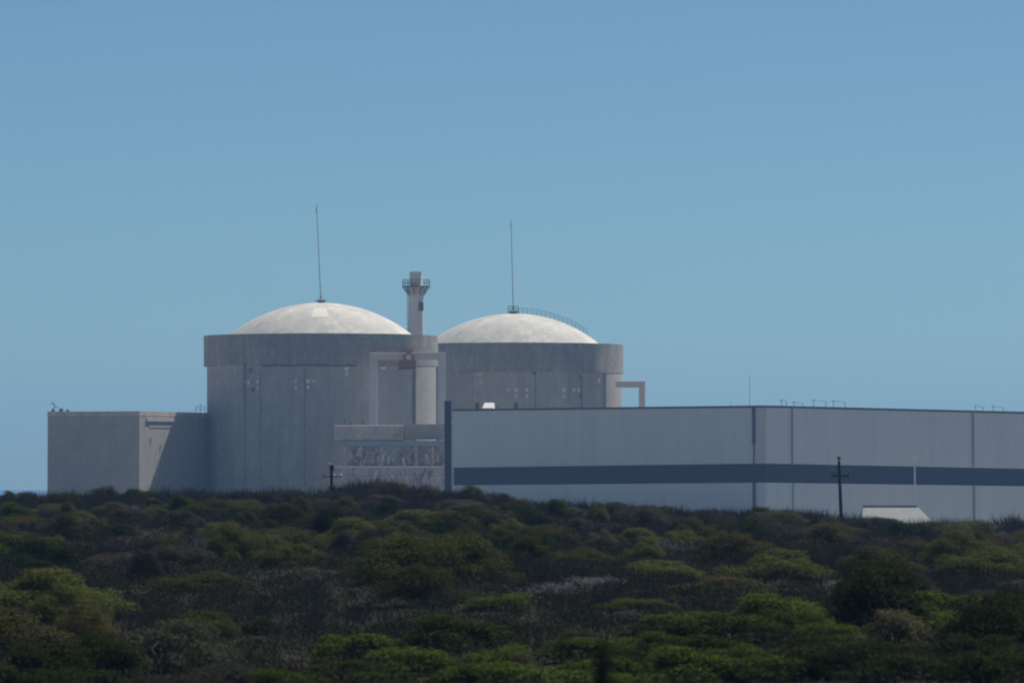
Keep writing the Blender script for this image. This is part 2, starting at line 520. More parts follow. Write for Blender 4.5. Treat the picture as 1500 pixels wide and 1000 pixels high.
for i in range(20):
    t = i * 2 * PI / 20; t2 = (i + 1) * 2 * PI / 20
    p = (sx + 2.38 * math.cos(t), D + 2.38 * math.sin(t)); q = (sx + 2.38 * math.cos(t2), D + 2.38 * math.sin(t2))
    rl.tube((*p, zp), (*p, zp + 1.1), 0.04, n=5)
    for h in (0.55, 1.1): rl.tube((*p, zp + h), (*q, zp + h), 0.04, n=5)
rl.build('railing', M['steel'], st)
ld = MB()
lx, ly = sx - 1.48, D - 0.35
for dy in (-0.25, 0.25): ld.tube((lx, ly + dy, Z(520, D)), (lx - 0.0, ly + dy, zp + 0.9), 0.05, n=5)
for i in range(60):
    z = Z(500, D) + i * 0.2
    if z < zp: ld.tube((lx, ly - 0.25, z), (lx, ly + 0.25, z), 0.025, n=4)
for i in range(8):
    z = Z(490, D) + i * 0.95
    if z < zp - 1: 
        for a in range(5):
            t, t2 = PI / 2 + a * PI / 5, PI / 2 + (a + 1) * PI / 5
            ld.tube((lx + .4 * math.cos(t), ly + .4 * math.sin(t), z), (lx + .4 * math.cos(t2), ly + .4 * math.sin(t2), z), 0.03, n=4)
ld.build('ladder', M['steel'], st)
bx = MB(); bx.box(X(613.5, D), X(620.5, D), D - 1.55, D - 0.7, Z(455.5, D), Z(443, D)); bx.build('sampling_box', M['steel'], st, bevel=0.06)

# ------------------------------------------------------------------ service block on the left
def block_left():
    D0 = 972.5
    A = Vector((X(69.5, D0 + 6), D0 + 6)); B_ = Vector((X(204, D0), D0)); C_ = Vector((X(305, D0 + 23), D0 + 23))
    back = Vector((C_.x - 1.0, C_.y + 8)); back2 = Vector((A.x, A.y + 22))
    zt = Z(602, D0)
    foot = [tuple(A), tuple(B_), tuple(C_), tuple(back), tuple(back2)]
    root = empty('service_block', (B_.x, B_.y, BASE), 'low flat-roofed concrete block at far left, half in the reactor shadow', 'concrete building')
    w = MB(); w.prism(foot, BASE, zt - 0.75); w.build('wall', M['block'], root)
    ce = sum((Vector(p) for p in foot), Vector((0, 0))) / len(foot)
    grow = [tuple(Vector(p) + (Vector(p) - ce).normalized() * 0.06) for p in foot]
    w = MB(); w.prism(grow, zt - 0.75, zt); w.build('parapet', M['annex'], root)
    dl0 = (B_ - A).normalized(); n0 = Vector((dl0.y, -dl0.x)); L0 = (B_ - A).length
    for t0, t1, ya, yb_ in ((.27, .45, 628, 660), (.56, .72, 624, 642), (.62, .84, 662, 690)):
        a = A + dl0 * (L0 * t0); c = A + dl0 * (L0 * t1)
        w = MB(); w.prism([tuple(a + n0 * .03), tuple(c + n0 * .03), tuple(c - n0 * .1), tuple(a - n0 * .1)][::-1], Z(yb_, D0), Z(ya, D0))
        w.build('wall_patch', M['blockpatch'], root)
    # projecting ledge on the right-hand face
    d = (C_ - B_).normalized(); n = Vector((d.y, -d.x))
    L = (C_ - B_).length
    a = B_ + d * (L * 0.10); c = B_ + d * (L * 0.52)
    z1 = Z(612.0, D0 + 5); z0 = Z(617, D0 + 5)
    w = MB(); w.prism([tuple(a), tuple(a + n * 0.22), tuple(c + n * 0.22), tuple(c)], z0, z1); w.build('ledge', M['ledge'], root)
    a = B_ + d * (L * 0.14); c = B_ + d * (L * 0.5)
    w = MB(); w.prism([tuple(a), tuple(a + n * 0.06), tuple(c + n * 0.06), tuple(c)], Z(626, D0 + 5), Z(622, D0 + 5)); w.build('lintel', M['block'], root)
    for t, zz in ((0.16, 640), (0.3, 650), (0.27, 676), (0.24, 690)):
        p = B_ + d * (L * t)
        w = MB(); w.tube((p.x + n.x * .08, p.y + n.y * .08, Z(zz + 9, D0 + 3)), (p.x + n.x * .08, p.y + n.y * .08, Z(zz, D0 + 3)), 0.07, n=6)
        w.build('drain_pipe', M['offwhite'], root)
    # roof plant at the left corner
    dl = (B_ - A).normalized()
    for (t, w_, h_) in ((0.9, 0.5, .45), (2.4, .6, .55), (3.6, .5, .35)):
        p = A + dl * t + Vector((0, 1.0))
        q = MB(); q.box(p.x - w_ / 2, p.x + w_ / 2, p.y, p.y + 0.8, zt - 0.05, zt + h_); q.build('roof_vent', M['steel'], root, bevel=0.04)
    p = A + dl * 1.1 + Vector((0, 0.8))
    q = MB(); q.tube((p.x, p.y, zt), (p.x + .05, p.y, zt + 1.35), .06, n=6); q.tube((p.x - .45, p.y, zt + 1.5), (p.x + .05, p.y, zt + 1.2), .1, n=6)
    q.tube((p.x + .05, p.y, zt + .9), (p.x + .6, p.y, zt + .75), .08, n=6); q.build('floodlight_bracket', M['steel'], root)
    # little railed hatch by the reactor
    q = MB(); x0, x1, y0 = X(286, D0 + 14), X(300, D0 + 14), D0 + 15
    for xx in (x0, (x0 + x1) / 2, x1): q.tube((xx, y0, zt - .1), (xx, y0, zt + (1.05 if xx != (x0 + x1) / 2 else 1.45)), .045, n=5)
    for h in (.5, 1.0): q.tube((x0, y0, zt + h), (x1, y0, zt + h), .04, n=5)
    q.build('railing', M['steel'], root)


block_left()

# ------------------------------------------------------------------ portal frames and hoist
def portal(px0, px1, wl, ytop, ybeam, Y, label, left_leg=True, beam_from=None, mat='gantry'):
    x0, x1 = X(px0, Y), X(px1, Y); w = wl / F * Y
    root = empty('portal_frame', ((x0 + x1) / 2, Y, BASE), label, 'portal frame')
    zt, zb = Z(ytop, Y), Z(ybeam, Y)
    if left_leg:
        m = MB(); m.box(x0, x0 + w, Y, Y + 1.0, BASE, zb); m.build('leg', M[mat], root, bevel=0.04)
    m = MB(); m.box(x1 - w, x1, Y, Y + 1.0, BASE, zb); m.build('leg', M[mat], root, bevel=0.04)
    m = MB(); m.box(x0 if left_leg else X(beam_from, Y), x1, Y - 0.05, Y + 1.05, zb, zt); m.build('beam', M[mat], root, bevel=0.04)
    return root


portal(541, 653, 11.5, 516, 527, 976.5, 'tall pale portal frame standing against the nearer reactor above the annex')
pf2 = portal(905, 945, 9, 558, 567.5, 1052, 'small pale portal frame sticking out right of the farther reactor', False, 902, 'sunlit_tint')
q = MB(); yy = 1051.7
q.tube((X(945, yy), yy, Z(571, yy)), (X(949, yy), yy, Z(574, yy)), 0.1, n=6); q.build('bracket', M['offwhite'], pf2)

Y = 975.4
ho = empty('hoist', (X(596, Y), Y, Z(540, Y)), 'rusty hoist trolley with a cage hanging from the tall portal frame', 'hoist')
m = MB(); m.box(X(540, Y), X(606, Y), Y + 0.2, Y + 0.5, Z(515.6, Y), Z(513, Y))
m.box(X(540, Y), X(606, Y), Y + 0.1, Y + 0.6, Z(510.0, Y), Z(508.6, Y))
for px in range(541, 606, 8):
    m.box(X(px, Y), X(px + 1.3, Y), Y + 0.2, Y + 0.5, Z(513, Y), Z(510, Y))
m.build('rail', M['rust'], ho)
m = MB(); m.box(X(590, Y), X(607, Y), Y - 0.6, Y + 0.05, Z(527, Y), Z(519, Y)); m.box(X(595, Y), X(603, Y), Y - 0.5, Y + 0.05, Z(519, Y), Z(509, Y))
m.build('trolley', M['rust'], ho, bevel=0.05)
m = MB(); m.tube((X(598.5, Y - .62), Y - 0.62, Z(523.5, Y)), (X(598.5, Y - .75), Y - 0.75, Z(523.5, Y)), 0.45, n=16); m.build('pulley', M['offwhite'], ho)
m = MB()
x0, x1, z0, z1 = X(584, Y), X(609, Y), Z(541, Y), Z(527.5, Y)
for xx in np.linspace(x0, x1, 6):
    for yy in (Y - 1.1, Y + 0.3): m.tube((xx, yy, z0), (xx, yy, z1), 0.06, n=5)
for zz in np.linspace(z0, z1, 4):
    for yy in (Y - 1.1, Y + 0.3): m.tube((x0, yy, zz), (x1, yy, zz), 0.06, n=5)
    for xx in (x0, x1): m.tube((xx, Y - 1.1, zz), (xx, Y + 0.3, zz), 0.06, n=5)
m.box(x0, x1, Y - 1.1, Y + 0.3, z0 - 0.12, z0)
m.box(x0, x1, Y + 0.3, Y + 0.36, z0, z1)
m.build('cage', M['rust'], ho)

# ------------------------------------------------------------------ annex in front of the nearer reactor
Y = 964.0
ax = empty('annex_building', (X(570, Y), Y, BASE), 'weathered annex with ribbed cladding and open column bay below, in front of nearer reactor', 'building')
xl, xr, yb = X(490, Y), X(652, Y), 975.5
xm = X(591, Y)
m = MB(); m.box(xl, xm, Y - 0.5, Y + 5, Z(645, Y), Z(622.5, Y)); m.build('parapet', M['annex'], ax, bevel=0.05)
m = MB(); m.box(xm + .01, xr, Y, Y + 5, Z(643, Y), Z(621, Y)); up = m.build('ribbed_cladding', M['annexpink'], ax)
m = MB()
for i in range(13):
    x = xm + 0.3 + i * (xr - xm - 0.5) / 12.5
    m.box(x, x + 0.2, Y - 0.16, Y + 0.05, Z(642.8, Y), Z(621.3, Y))
m.build('rib', M['annex'], up)
m = MB()
zz0, zz1 = Z(641, Y), Z(624.5, Y)
for i in range(5):
    x = xl + 0.7 + i * 1.35
    m.tube((x, Y - 0.55, zz1), (x + .6, Y - 0.55, zz0), 0.07, n=5); m.tube((x + .6, Y - 0.55, zz0), (x + 1.25, Y - 0.55, zz1), 0.07, n=5)
m.tube((xl, Y - .55, zz1 + .1), (xm, Y - .55, zz1 + .1), .09, n=5); m.tube((xl, Y - .55, zz0 - .1), (xm, Y - .55, zz0 - .1), .09, n=5)
m.build('lattice_truss', M['offwhite'], ax)
m = MB(); m.tube((X(578, Y), Y - .7, Z(642, Y)), (X(590, Y), Y - .7, Z(633, Y)), 0.2, n=6); m.build('brace', M['yellow'], ax)
m = MB(); m.box(X(497, Y), xr, Y - 0.8, yb, Z(653, Y), Z(645.2, Y)); m.build('floor_slab', M['slab'], ax, bevel=0.04)
for px, w_ in ((500, 6), (527, 4), (556, 5), (582, 4), (607, 5), (632, 4), (646, 6)):
    m = MB(); m.box(X(px, Y), X(px + w_, Y), Y - 0.3, Y + 0.3, Z(683, Y), Z(653, Y)); m.build('column', M['annex'] if px != 582 else M['bluepaint'], ax)
m = MB(); m.box(X(508, Y), xr, Y + 0.45, yb - .2, Z(683, Y), Z(653, Y)); m.build('back_wall', M['annexback'], ax)
m = MB(); m.box(X(494, Y), xr, Y - 0.4, yb, BASE, Z(683, Y)); m.build('lower_wall', M['annexback'], ax)
m = MB(); m.box(X(490, Y), xr, Y - 0.55, Y - 0.38, Z(684.5, Y), Z(682, Y)); m.build('handrail', M['offwhite'], ax)
rr = random.Random(3)
for i in range(60):
    px = rr.uniform(512, 648); up_ = rr.random() < 0.6
    y0, y1 = (rr.uniform(655, 672), rr.uniform(3, 13)) if up_ else (rr.uniform(686, 702), rr.uniform(3, 14))
    y1 = min(y0 + y1, 682.5 if up_ else 718)
    yy = Y + rr.uniform(-.7, .3) if up_ else Y - 0.6
    dx = rr.uniform(-.6, .6)
    m = MB(); m.tube((X(px, yy), yy, Z(y1, yy)), (X(px, yy) + dx, yy, Z(y0, yy)), rr.uniform(.07, .22), n=7)
    m.build('pipe', M[rr.choice(['offwhite', 'white', 'rust', 'gantry', 'annex', 'conduit'])], ax)
for px, y0, y1, w_ in ((518, 664, 680, 7), (541, 660, 676, 8), (566, 666, 681, 6), (596, 662, 680, 7), (622, 665, 681, 8)):
    m = MB(); m.box(X(px, Y), X(px + w_, Y), Y + .05, Y + 0.42, Z(y1, Y), Z(y0, Y)); m.build('equipment_cabinet', M[rr.choice(['block', 'annex', 'gantry', 'annexpink'])], ax, bevel=.06)
bays = (503, 529, 558, 584, 609, 634, 649)
for p0, p1 in zip(bays[:-1], bays[1:]):
    for (za_, zb_b) in ((682, 655), (655, 682)):
        m = MB(); m.tube((X(p0, Y), Y - .34, Z(za_, Y)), (X(p1, Y), Y - .34, Z(zb_b, Y)), .06, n=5); m.build('cross_brace', M['offwhite'], ax)
for px in range(500, 652, 12):
    m = MB(); m.box(X(px, Y), X(px + 2.2, Y), Y - .52, Y - .39, BASE, Z(684.6, Y)); m.build('wall_post', M['gantry' if px % 24 else 'annexpink'], ax)
m = MB(); m.tube((X(496, Y), Y - .6, Z(699, Y)), (X(651, Y), Y - .6, Z(699, Y)), .07, n=6); m.build('handrail', M['offwhite'], ax)
for px in (505, 512, 531):
    m = MB(); m.tube((X(px, Y), Y + 2, Z(622, Y)), (X(px, Y), Y + 2, Z(613 + (px % 5), Y)), .12, n=6); m.build('roof_post', M['steel'], ax)

# dark pillar at the hall's left end
Y = 868.0
pp = empty('pillar', (X(656, Y), Y, BASE), 'dark slender square pillar between the annex and the long hall', 'pillar')
m = MB(); m.box(X(651, Y), X(661, Y), Y, Y + 1.2, BASE, Z(588.5, Y)); m.build('shaft', M['pillar'], pp, bevel=.05)
m = MB(); m.box(X(650.4, Y), X(661.6, Y), Y - .08, Y + 1.28, Z(588.5, Y), Z(586.8, Y)); m.build('cap', M['cap'], pp)
for py in (619, 673, 689):
    m = MB(); m.box(X(661, Y), X(664, Y), Y + .1, Y + .5, Z(py + 2, Y), Z(py - 1.5, Y)); m.build('lamp_bracket', M['white'], pp, bevel=.03)

# ------------------------------------------------------------------ long hall
YA, YB, YC = 865.0, 820.0, 865.0
PXA, PXB, PXC = 663, 1122, 1590
A = Vector((X(PXA, YA), YA)); B_ = Vector((X(PXB, YB), YB)); C_ = Vector((X(PXC, YC), YC))
hall = empty('turbine_hall', (B_.x, B_.y, BASE), 'long flat grey hall with a dark horizontal band, at right in front of the reactors', 'industrial hall')
# (roof, band top, band bottom) heights at the three corners
zr = [Z(599, YA), Z(593.5, YB), Z(605, YC)]
zt_ = [Z(684.5, YA), Z(678.5, YB), Z(688, YC)]
zb_ = [Z(710.5, YA), Z(706.5, YB), Z(713, YC)]
dl = (B_ - A).normalized(); dr = (C_ - B_).normalized()
nl = Vector((dl.y, -dl.x)); nr = Vector((dr.y, -dr.x))


def offs(t):
    """footprint A, B, C moved outwards by t"""
    k = (nl + nr).normalized(); s = t / k.dot(nl)
    return A + nl * t, B_ + k * s, C_ + nr * t


def strip(name, mat, t0, t1, z0, z1, parent=hall):
    i0 = offs(t0); o0 = offs(t1)
    m = MB()
    for a, b in ((0, 1), (1, 2)):
        foot = [tuple(o0[a]), tuple(o0[b]), tuple(i0[b]), tuple(i0[a])]
        m.prism(foot, [z0[a], z0[b], z0[b], z0[a]], [z1[a], z1[b], z1[b], z1[a]])
    return m.build(name, mat, parent)


def add(l, k): return [v + k for v in l]


strip('upper_wall', M['hall'], -0.5, 0.0, zt_, add(zr, -0.3))
strip('louvre_band', M['hallband'], -0.6, -0.3, zb_, zt_)
strip('lower_wall', M['hall'], -0.5, 0.0, [BASE] * 3, zb_)
strip('roof_flashing', M['cap'], -0.5, 0.08, add(zr, -0.3), zr)
bk = Vector((10, 70))
o_ = offs(-0.5)
m = MB(); m.prism([tuple(o_[0]), tuple(o_[1]), tuple(o_[2]), tuple(o_[2] + bk * 0.6), tuple(o_[0] + bk * 0.4)], [z - .5 for z in zr] + [zr[2] - .5, zr[0] - .5], [z - .1 for z in zr] + [zr[2] - .1, zr[0] - .1])
m.build('roof', M['roofing'], hall)
m = MB(); p = o_[0]; q = o_[0] + bk * 0.4
m.prism([tuple(p), tuple(p + Vector((.5, 0))), tuple(q + Vector((.5, 0))), tuple(q)], BASE, zr[0] - .52); m.build('end_wall', M['hall'], hall)
m = MB(); p = o_[2]; q = o_[2] + bk * 0.6
m.prism([tuple(p - Vector((.5, 0))), tuple(p), tuple(q), tuple(q - Vector((.5, 0)))], BASE, zr[2] - .52); m.build('end_wall', M['hall'], hall)


def hall_point(px, t=0.0):
    """point of the facade line at photo column px, t metres proud"""
    u = (px - 750) / F
    P0, P1, n = (A, B_, nl) if px < PXB else (B_, C_, nr)
    P0 = P0 + n * t; P1 = P1 + n * t
    d = P1 - P0
    s = (u * P0.y - P0.x) / (d.x - u * d.y)
    return P0 + d * s


for px, y0, y1, w_, mat in ((1104, 596, 651, 2.6, 'pipeblue'), (1104, 651, 679, 0.9, 'cap'), (1104.5, 706, 760, 2.4, 'pipeblue'), (1161, 596, 679, 1.1, 'thinpipe'), (1162, 707, 770, 0.8, 'thinpipe'),
                            (1426, 601, 683, 1.5, 'thinpipe'), (1427, 710, 790, 1.5, 'thinpipe')):
    p = hall_point(px, 0.12); w = w_ / F * p.y
    m = MB(); m.tube((p.x, p.y, Z(y1, p.y)), (p.x, p.y, Z(y0, p.y)), w, n=8); m.build('downpipe', M[mat], hall)
# slightly proud strip at the corner, its darker colour painted in as shading
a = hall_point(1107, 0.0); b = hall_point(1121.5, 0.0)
darkpanel = paint('corner_shade_tone', (0.58, 0.58, 0.57), .6, .12, scale=.2)
m = MB(); m.prism([tuple(a + nl * .05), tuple(b + nl * .05), tuple(b - nl * .1), tuple(a - nl * .1)], zt_[1] + .05, zr[1] - .34); m.build('corner_shade_panel', darkpanel, hall)
# roof guard hoops
for x0, x1, y0 in ((1145, 1152, 585.5), (1163, 1176, 588.5), (1192, 1210, 585.5), (1221, 1238, 586.5), (1429, 1440, 594), (1455, 1470, 594.5)):
    a = hall_point(x0, -0.8); b = hall_point(x1, -0.8)
    za = Z(y0, a.y); m = MB(); base = min(zr[1], zr[2]) - 0.4
    m.tube((a.x, a.y, base), (a.x, a.y, za), .045, n=6); m.tube((b.x, b.y, base), (b.x, b.y, za - .15), .045, n=6)
    m.tube((a.x, a.y, za), (b.x, b.y, za - .15), .05, n=6); m.tube((a.x - .25, a.y, za - .1), (a.x, a.y, za), .06, n=6)
    m.build('guard_rail', M['thinpipe'], hall)
p = hall_point(1098, -1.5)
m = MB(); m.tube((p.x, p.y, zr[1] - .3), (p.x, p.y, Z(548, p.y)), .035, .02, n=6); m.build('antenna', M['steel'], hall)
p = hall_point(1070, -1.5)
m = MB(); m.tube((p.x, p.y, zr[1] - .3), (p.x, p.y, Z(586, p.y)), .03, .02, n=6); m.build('antenna', M['steel'], hall)
# white rooflight and small roof vents at the left end
Yk = 874.0
x0, x1 = X(704, Yk), X(727, Yk); zk = zr[0] - .15
m = MB(); b0 = len(m.v)
m.v += [(x0, Yk, zk), (x1 - .35, Yk, zk), (x1 - .2, Yk + 2.0, zk), (x0 + .4, Yk + 2.0, zk), (x0 + .25, Yk + .25, zk + .45), (x1 - .5, Yk + .25, zk + .45), (x1 - .3, Yk + 1.9, zk + 1.25), (x0 + .6, Yk + 1.9, zk + 1.25)]
m.f += [(3, 2, 1, 0), (4, 5, 6, 7), (0, 1, 5, 4), (1, 2, 6, 5), (2, 3, 7, 6), (3, 0, 4, 7)]
m.build('rooflight', M['white'], hall)
for x0_, x1_, y0 in ((696, 702, 589), (753, 759, 590), (727, 731, 594)):
    m = MB(); m.box(X(x0_, Yk), X(x1_, Yk), Yk, Yk + .7, zk, Z(y0, Yk)); m.build('roof_vent', M['steel'] if x0_ != 727 else M['bluepaint'], hall, bevel=.04)

# ------------------------------------------------------------------ poles and shed behind the dune crest
def utility_pole(px, ptop, pbot, ytop, Y, arm, label, style):
    x0, x1 = X(pbot, Y), X(ptop, Y); g = gz(x0, Y) - .3; zt = Z(ytop, Y)
    root = empty('utility_pole', (x0, Y, g), label, 'utility pole')
    m = MB(); m.tube((x0, Y, g), (x1, Y, zt), .16, .10, n=10); m.build('post', M['wood'], root, smooth=True)
    za = Z(arm[0], Y); xa0, xa1 = X(arm[1], Y), X(arm[2], Y)
    m = MB(); m.box(xa0, xa1, Y - .2, Y - .12, za - (.055 if style else .03), za + (.055 if style else .03))
    ao = m.build('crossarm', M['wood'], root)
    pins = (0.03, 0.22, 0.8, 0.97) if style else (0.05, 0.6, 0.95)
    for t in pins:
        x = xa0 + (xa1 - xa0) * t; h = .42 if style and t in (0.03, 0.97) else (.2 if style else .14)
        m = MB(); m.tube((x, Y - .16, za), (x, Y - .16, za + h), .04, n=6)
        m.lathe(x, Y - .16, [(.01, za + h - .1), (.075, za + h - .08), (.05, za + h), (.08, za + h + .03), (.01, za + h + .08)], n=8)
        m.build('insulator', M['offwhite'] if not style and t > .5 else M['steel'], ao)
    if style:
        m = MB(); m.tube((x1, Y, zt - .1), (x1, Y, zt + .22), .05, n=6); m.lathe(x1, Y, [(.01, zt + .1), (.14, zt + .16), (.14, zt + .34), (.01, zt + .42)], n=8)
        m.build('cap_insulator', M['steel'], root)
    else:
        m = MB(); m.box(x1 - .3, x1 - .05, Y - .15, Y + .1, zt - .02, zt + .16); m.build('fitting', M['offwhite'], root, bevel=.02)
        m = MB(); m.box(x1 - .13, x1 + .17, Y - .17, Y + .17, zt - .4, zt - .02); m.build('transformer', M['wood'], root, bevel=.03)


utility_pole(485, 485.5, 486, 681, 425, (698, 473, 501), 'short dark timber pole with a crossarm in front of the nearer reactor', 0)
utility_pole(1231, 1229, 1234, 675, 430, (697, 1218, 1243), 'dark timber utility pole with upturned insulator arms, in front of the grey hall', 1)

Yp = 640.0
xp = X(1340, Yp); g = gz(xp, Yp) - .2
lp = empty('light_mast', (xp, Yp, g), 'thin pale mast rising behind the white shed roof', 'mast')
m = MB(); m.tube((xp, Yp, g), (xp, Yp, Z(668, Yp)), .13, .08, n=10); m.build('pole', M['palepole'], lp, smooth=True)
m = MB()
for py in (671, 678): m.box(xp - .32, xp + .32, Yp - .15, Yp + .15, Z(py + 1, Yp), Z(py - 1, Yp))
m.build('lamp_arm', M['palepole'], lp)

Ys = 600.0
x0, x1 = X(1262, Ys), X(1368, Ys); zt, ze = Z(741.5, Ys), Z(766, Ys); g = gz((x0 + x1) / 2, Ys) - .2
sh = empty('shed', ((x0 + x1) / 2, Ys, g), 'low shed with a bright white hipped roof, half hidden behind dune scrub', 'shed')
m = MB(); m.box(x0 + .25, x1 - .25, Ys + .3, Ys + 5.0, g, ze); m.build('wall', M['offwhite'], sh)
m = MB()
rx0, rx1 = X(1266, Ys), X(1346, Ys)
m.v += [(x0, Ys, ze), (x1, Ys, ze), (x1, Ys + 5.3, ze), (x0, Ys + 5.3, ze), (rx0, Ys + 2.2, zt), (rx1, Ys + 2.2, zt), (rx1, Ys + 3.2, zt), (rx0, Ys + 3.2, zt)]
m.f += [(0, 1, 5, 4), (1, 2, 6, 5), (2, 3, 7, 6), (3, 0, 4, 7), (4, 5, 6, 7), (3, 2, 1, 0)]
m.build('roof', M['shedroof'], sh)
m = MB(); m.box(rx0, rx1, Ys + 2.15, Ys + 3.25, zt + .005, zt + .12); m.build('ridge_cap', M['bluepaint'], sh)

# ------------------------------------------------------------------ vegetation meshes
def quads_mesh(name, P, mat):
    """P: (n, 4, 3) array of quads"""
    n = len(P)
    me = bpy.data.meshes.new(name)
    me.vertices.add(n * 4); me.loops.add(n * 4); me.polygons.add(n)
    me.vertices.foreach_set('co', np.ascontiguousarray(P, dtype=np.float32).ravel())
    me.loops.foreach_set('vertex_index', np.arange(n * 4, dtype=np.int32))
    me.polygons.foreach_set('loop_start', np.arange(0, n * 4, 4, dtype=np.int32))
    me.update(calc_edges=True)
    me.materials.append(mat)
    return me


def unit(v):
    return v / np.maximum(np.linalg.norm(v, axis=-1, keepdims=True), 1e-9)


def leaves(Pc, Nn, size, aspect, g):
    n = len(Pc)
    t = unit(np.cross(Nn, g.normal(size=(n, 3))))
    b = np.cross(Nn, t)
    L = (size * g.uniform(.6, 1.4, n))[:, None]; W = L * aspect
    bend = Nn * (L * 0.15)
    return np.stack([Pc - t * L / 2 - bend, Pc - b * W / 2, Pc + t * L / 2 - bend, Pc + b * W / 2], 1)


def shrub_quads(W, H, n, leaf, clumps, g, aspect=.5, inner=.22, up=.8, flat=1.0, rr=(.16, .34)):
    a = W / 2
    th = g.uniform(0, 2 * PI, clumps)
    cz = g.uniform(0.0, 1.0, clumps) ** .8
    rad = np.sqrt(1 - cz ** 2 * .95)
    f = g.uniform(.55, .92, clumps)
    C = np.stack([np.cos(th) * rad * a * f, np.sin(th) * rad * a * f, .1 * H + cz * H * .72 * g.uniform(.75, 1.1, clumps)], 1)
    r = g.uniform(rr[0], rr[1], clumps) * min(a, H * 1.2)
    k = g.choice(clumps, n, p=r ** 2 / np.sum(r ** 2))
    d = unit(g.normal(size=(n, 3)) + np.array([0, 0, .35]))
    s = g.uniform(.75, 1.1, n); m = g.random(n) < inner; s[m] = g.uniform(.2, .8, m.sum())
    # soft lumps on each clump
    lump = 1 + .18 * np.sin(d[:, 0] * 7 + k) * np.sin(d[:, 1] * 6 + 2 * k) + .1 * np.sin(d[:, 2] * 11 + k)
    P = C[k] + d * (r[k] * s * lump)[:, None] * np.array([1.15, 1.15, .85 * flat])
    P[:, 2] = np.abs(P[:, 2])
    Nn = unit(d * .6 + np.array([0, 0, up]) + g.normal(size=(n, 3)) * .42)
    return leaves(P, Nn, leaf, aspect, g)


def stems_mesh(name, W, H, g, mat, count=9):
    mb = MB()
    for i in range(count):
        t = g.uniform(0, 2 * PI); r = g.uniform(.2, .75) * W / 2
        p = Vector((g.normal() * .08, g.normal() * .08, -.15)); q = Vector((math.cos(t) * r * .5, math.sin(t) * r * .5, H * .4)); e = Vector((math.cos(t) * r, math.sin(t) * r, H * g.uniform(.55, .85)))
        mb.tube(p, q, .06, .045, 6); mb.tube(q, e, .045, .015, 6)
        for j in range(3):
            e2 = q.lerp(e, .3 + .2 * j) + Vector((g.normal() * .07 * W, g.normal() * .07 * W, .1 * H))
            mb.tube(q.lerp(e, .3 + .2 * j), e2, .022, .008, 5)
    me = bpy.data.meshes.new(name); me.from_pydata(mb.v, [], mb.f); me.update(); me.materials.append(mat)
    return me


def twig_mesh(name, W, H, g, mat, stems=26):
    mb = MB()

    def grow(p, d, L, r, lev):
        q = p + d * L
        mb.tube(p, q, r, r * .6, 4, caps=False)
        if lev == 0: return
        for _ in range(4 if lev > 1 else 5):
            s = random.uniform(.35, 1.0)
            nd = (d + Vector((g.normal() * .5, g.normal() * .5, g.normal() * .25 + .3))).normalized()
            grow(p.lerp(q, s), nd, L * random.uniform(.45, .75), r * .6, lev - 1)
    for i in range(stems):
        t = g.uniform(0, 2 * PI); lean = g.uniform(.1, 1.1)
        d = Vector((math.cos(t) * lean, math.sin(t) * lean, 1)).normalized()
        o = Vector((math.cos(t), math.sin(t), 0)) * g.uniform(0, .22) * W
        grow(o, d, H * .5, .022, 3)
    me = bpy.data.meshes.new(name); me.from_pydata(mb.v, [], mb.f); me.update(); me.materials.append(mat)
    return me


F_GREEN = foliage('leaf_green', (0.104, 0.114, 0.032), (0.052, 0.062, 0.020))
F_BRIGHT = foliage('leaf_bright', (0.077, 0.111, 0.018), (0.032, 0.053, 0.009), obj_var=.42)
F_DARK = foliage('leaf_dark', (0.036, 0.050, 0.014), (0.015, 0.023, 0.008))
F_OLIVE = foliage('leaf_olive', (0.073, 0.078, 0.024), (0.034, 0.040, 0.013), dry=(0.086, 0.064, 0.030), dry_amt=.5)
F_PALE = foliage('leaf_pale', (0.119, 0.119, 0.068), (0.060, 0.063, 0.035), dry=(0.095, 0.071, 0.048), dry_amt=.3)
F_GREY = foliage('leaf_grey', (0.070, 0.075, 0.060), (0.029, 0.034, 0.028), dry=(0.070, 0.051, 0.039), dry_amt=.5)
F_REED = foliage('reed_blade', (0.053, 0.056, 0.054), (0.023, 0.027, 0.028), dry=(0.067, 0.054, 0.038), dry_amt=.4, transl=.25, patch_scale=.09)
F_SCRUB = foliage('scrub_leaf', (0.043, 0.051, 0.032), (0.020, 0.025, 0.016), dry=(0.065, 0.051, 0.035), dry_amt=.5, transl=.2, patch_scale=.12)
BARK = paint('grey_bark', (0.085, 0.075, 0.068), .9, .5, scale=4)
TWIG = paint('dead_twig', (0.25, 0.23, 0.24), .9, .4, scale=6)

G = np.random.default_rng(21)
KINDS = {}


def kind(name, mat, W, H, n, leaf, clumps, count, **kw):
    KINDS[name] = [(quads_mesh(name + '_foliage', shrub_quads(W, H, n, leaf, clumps, G, **kw), mat), W, H) for _ in range(count)]


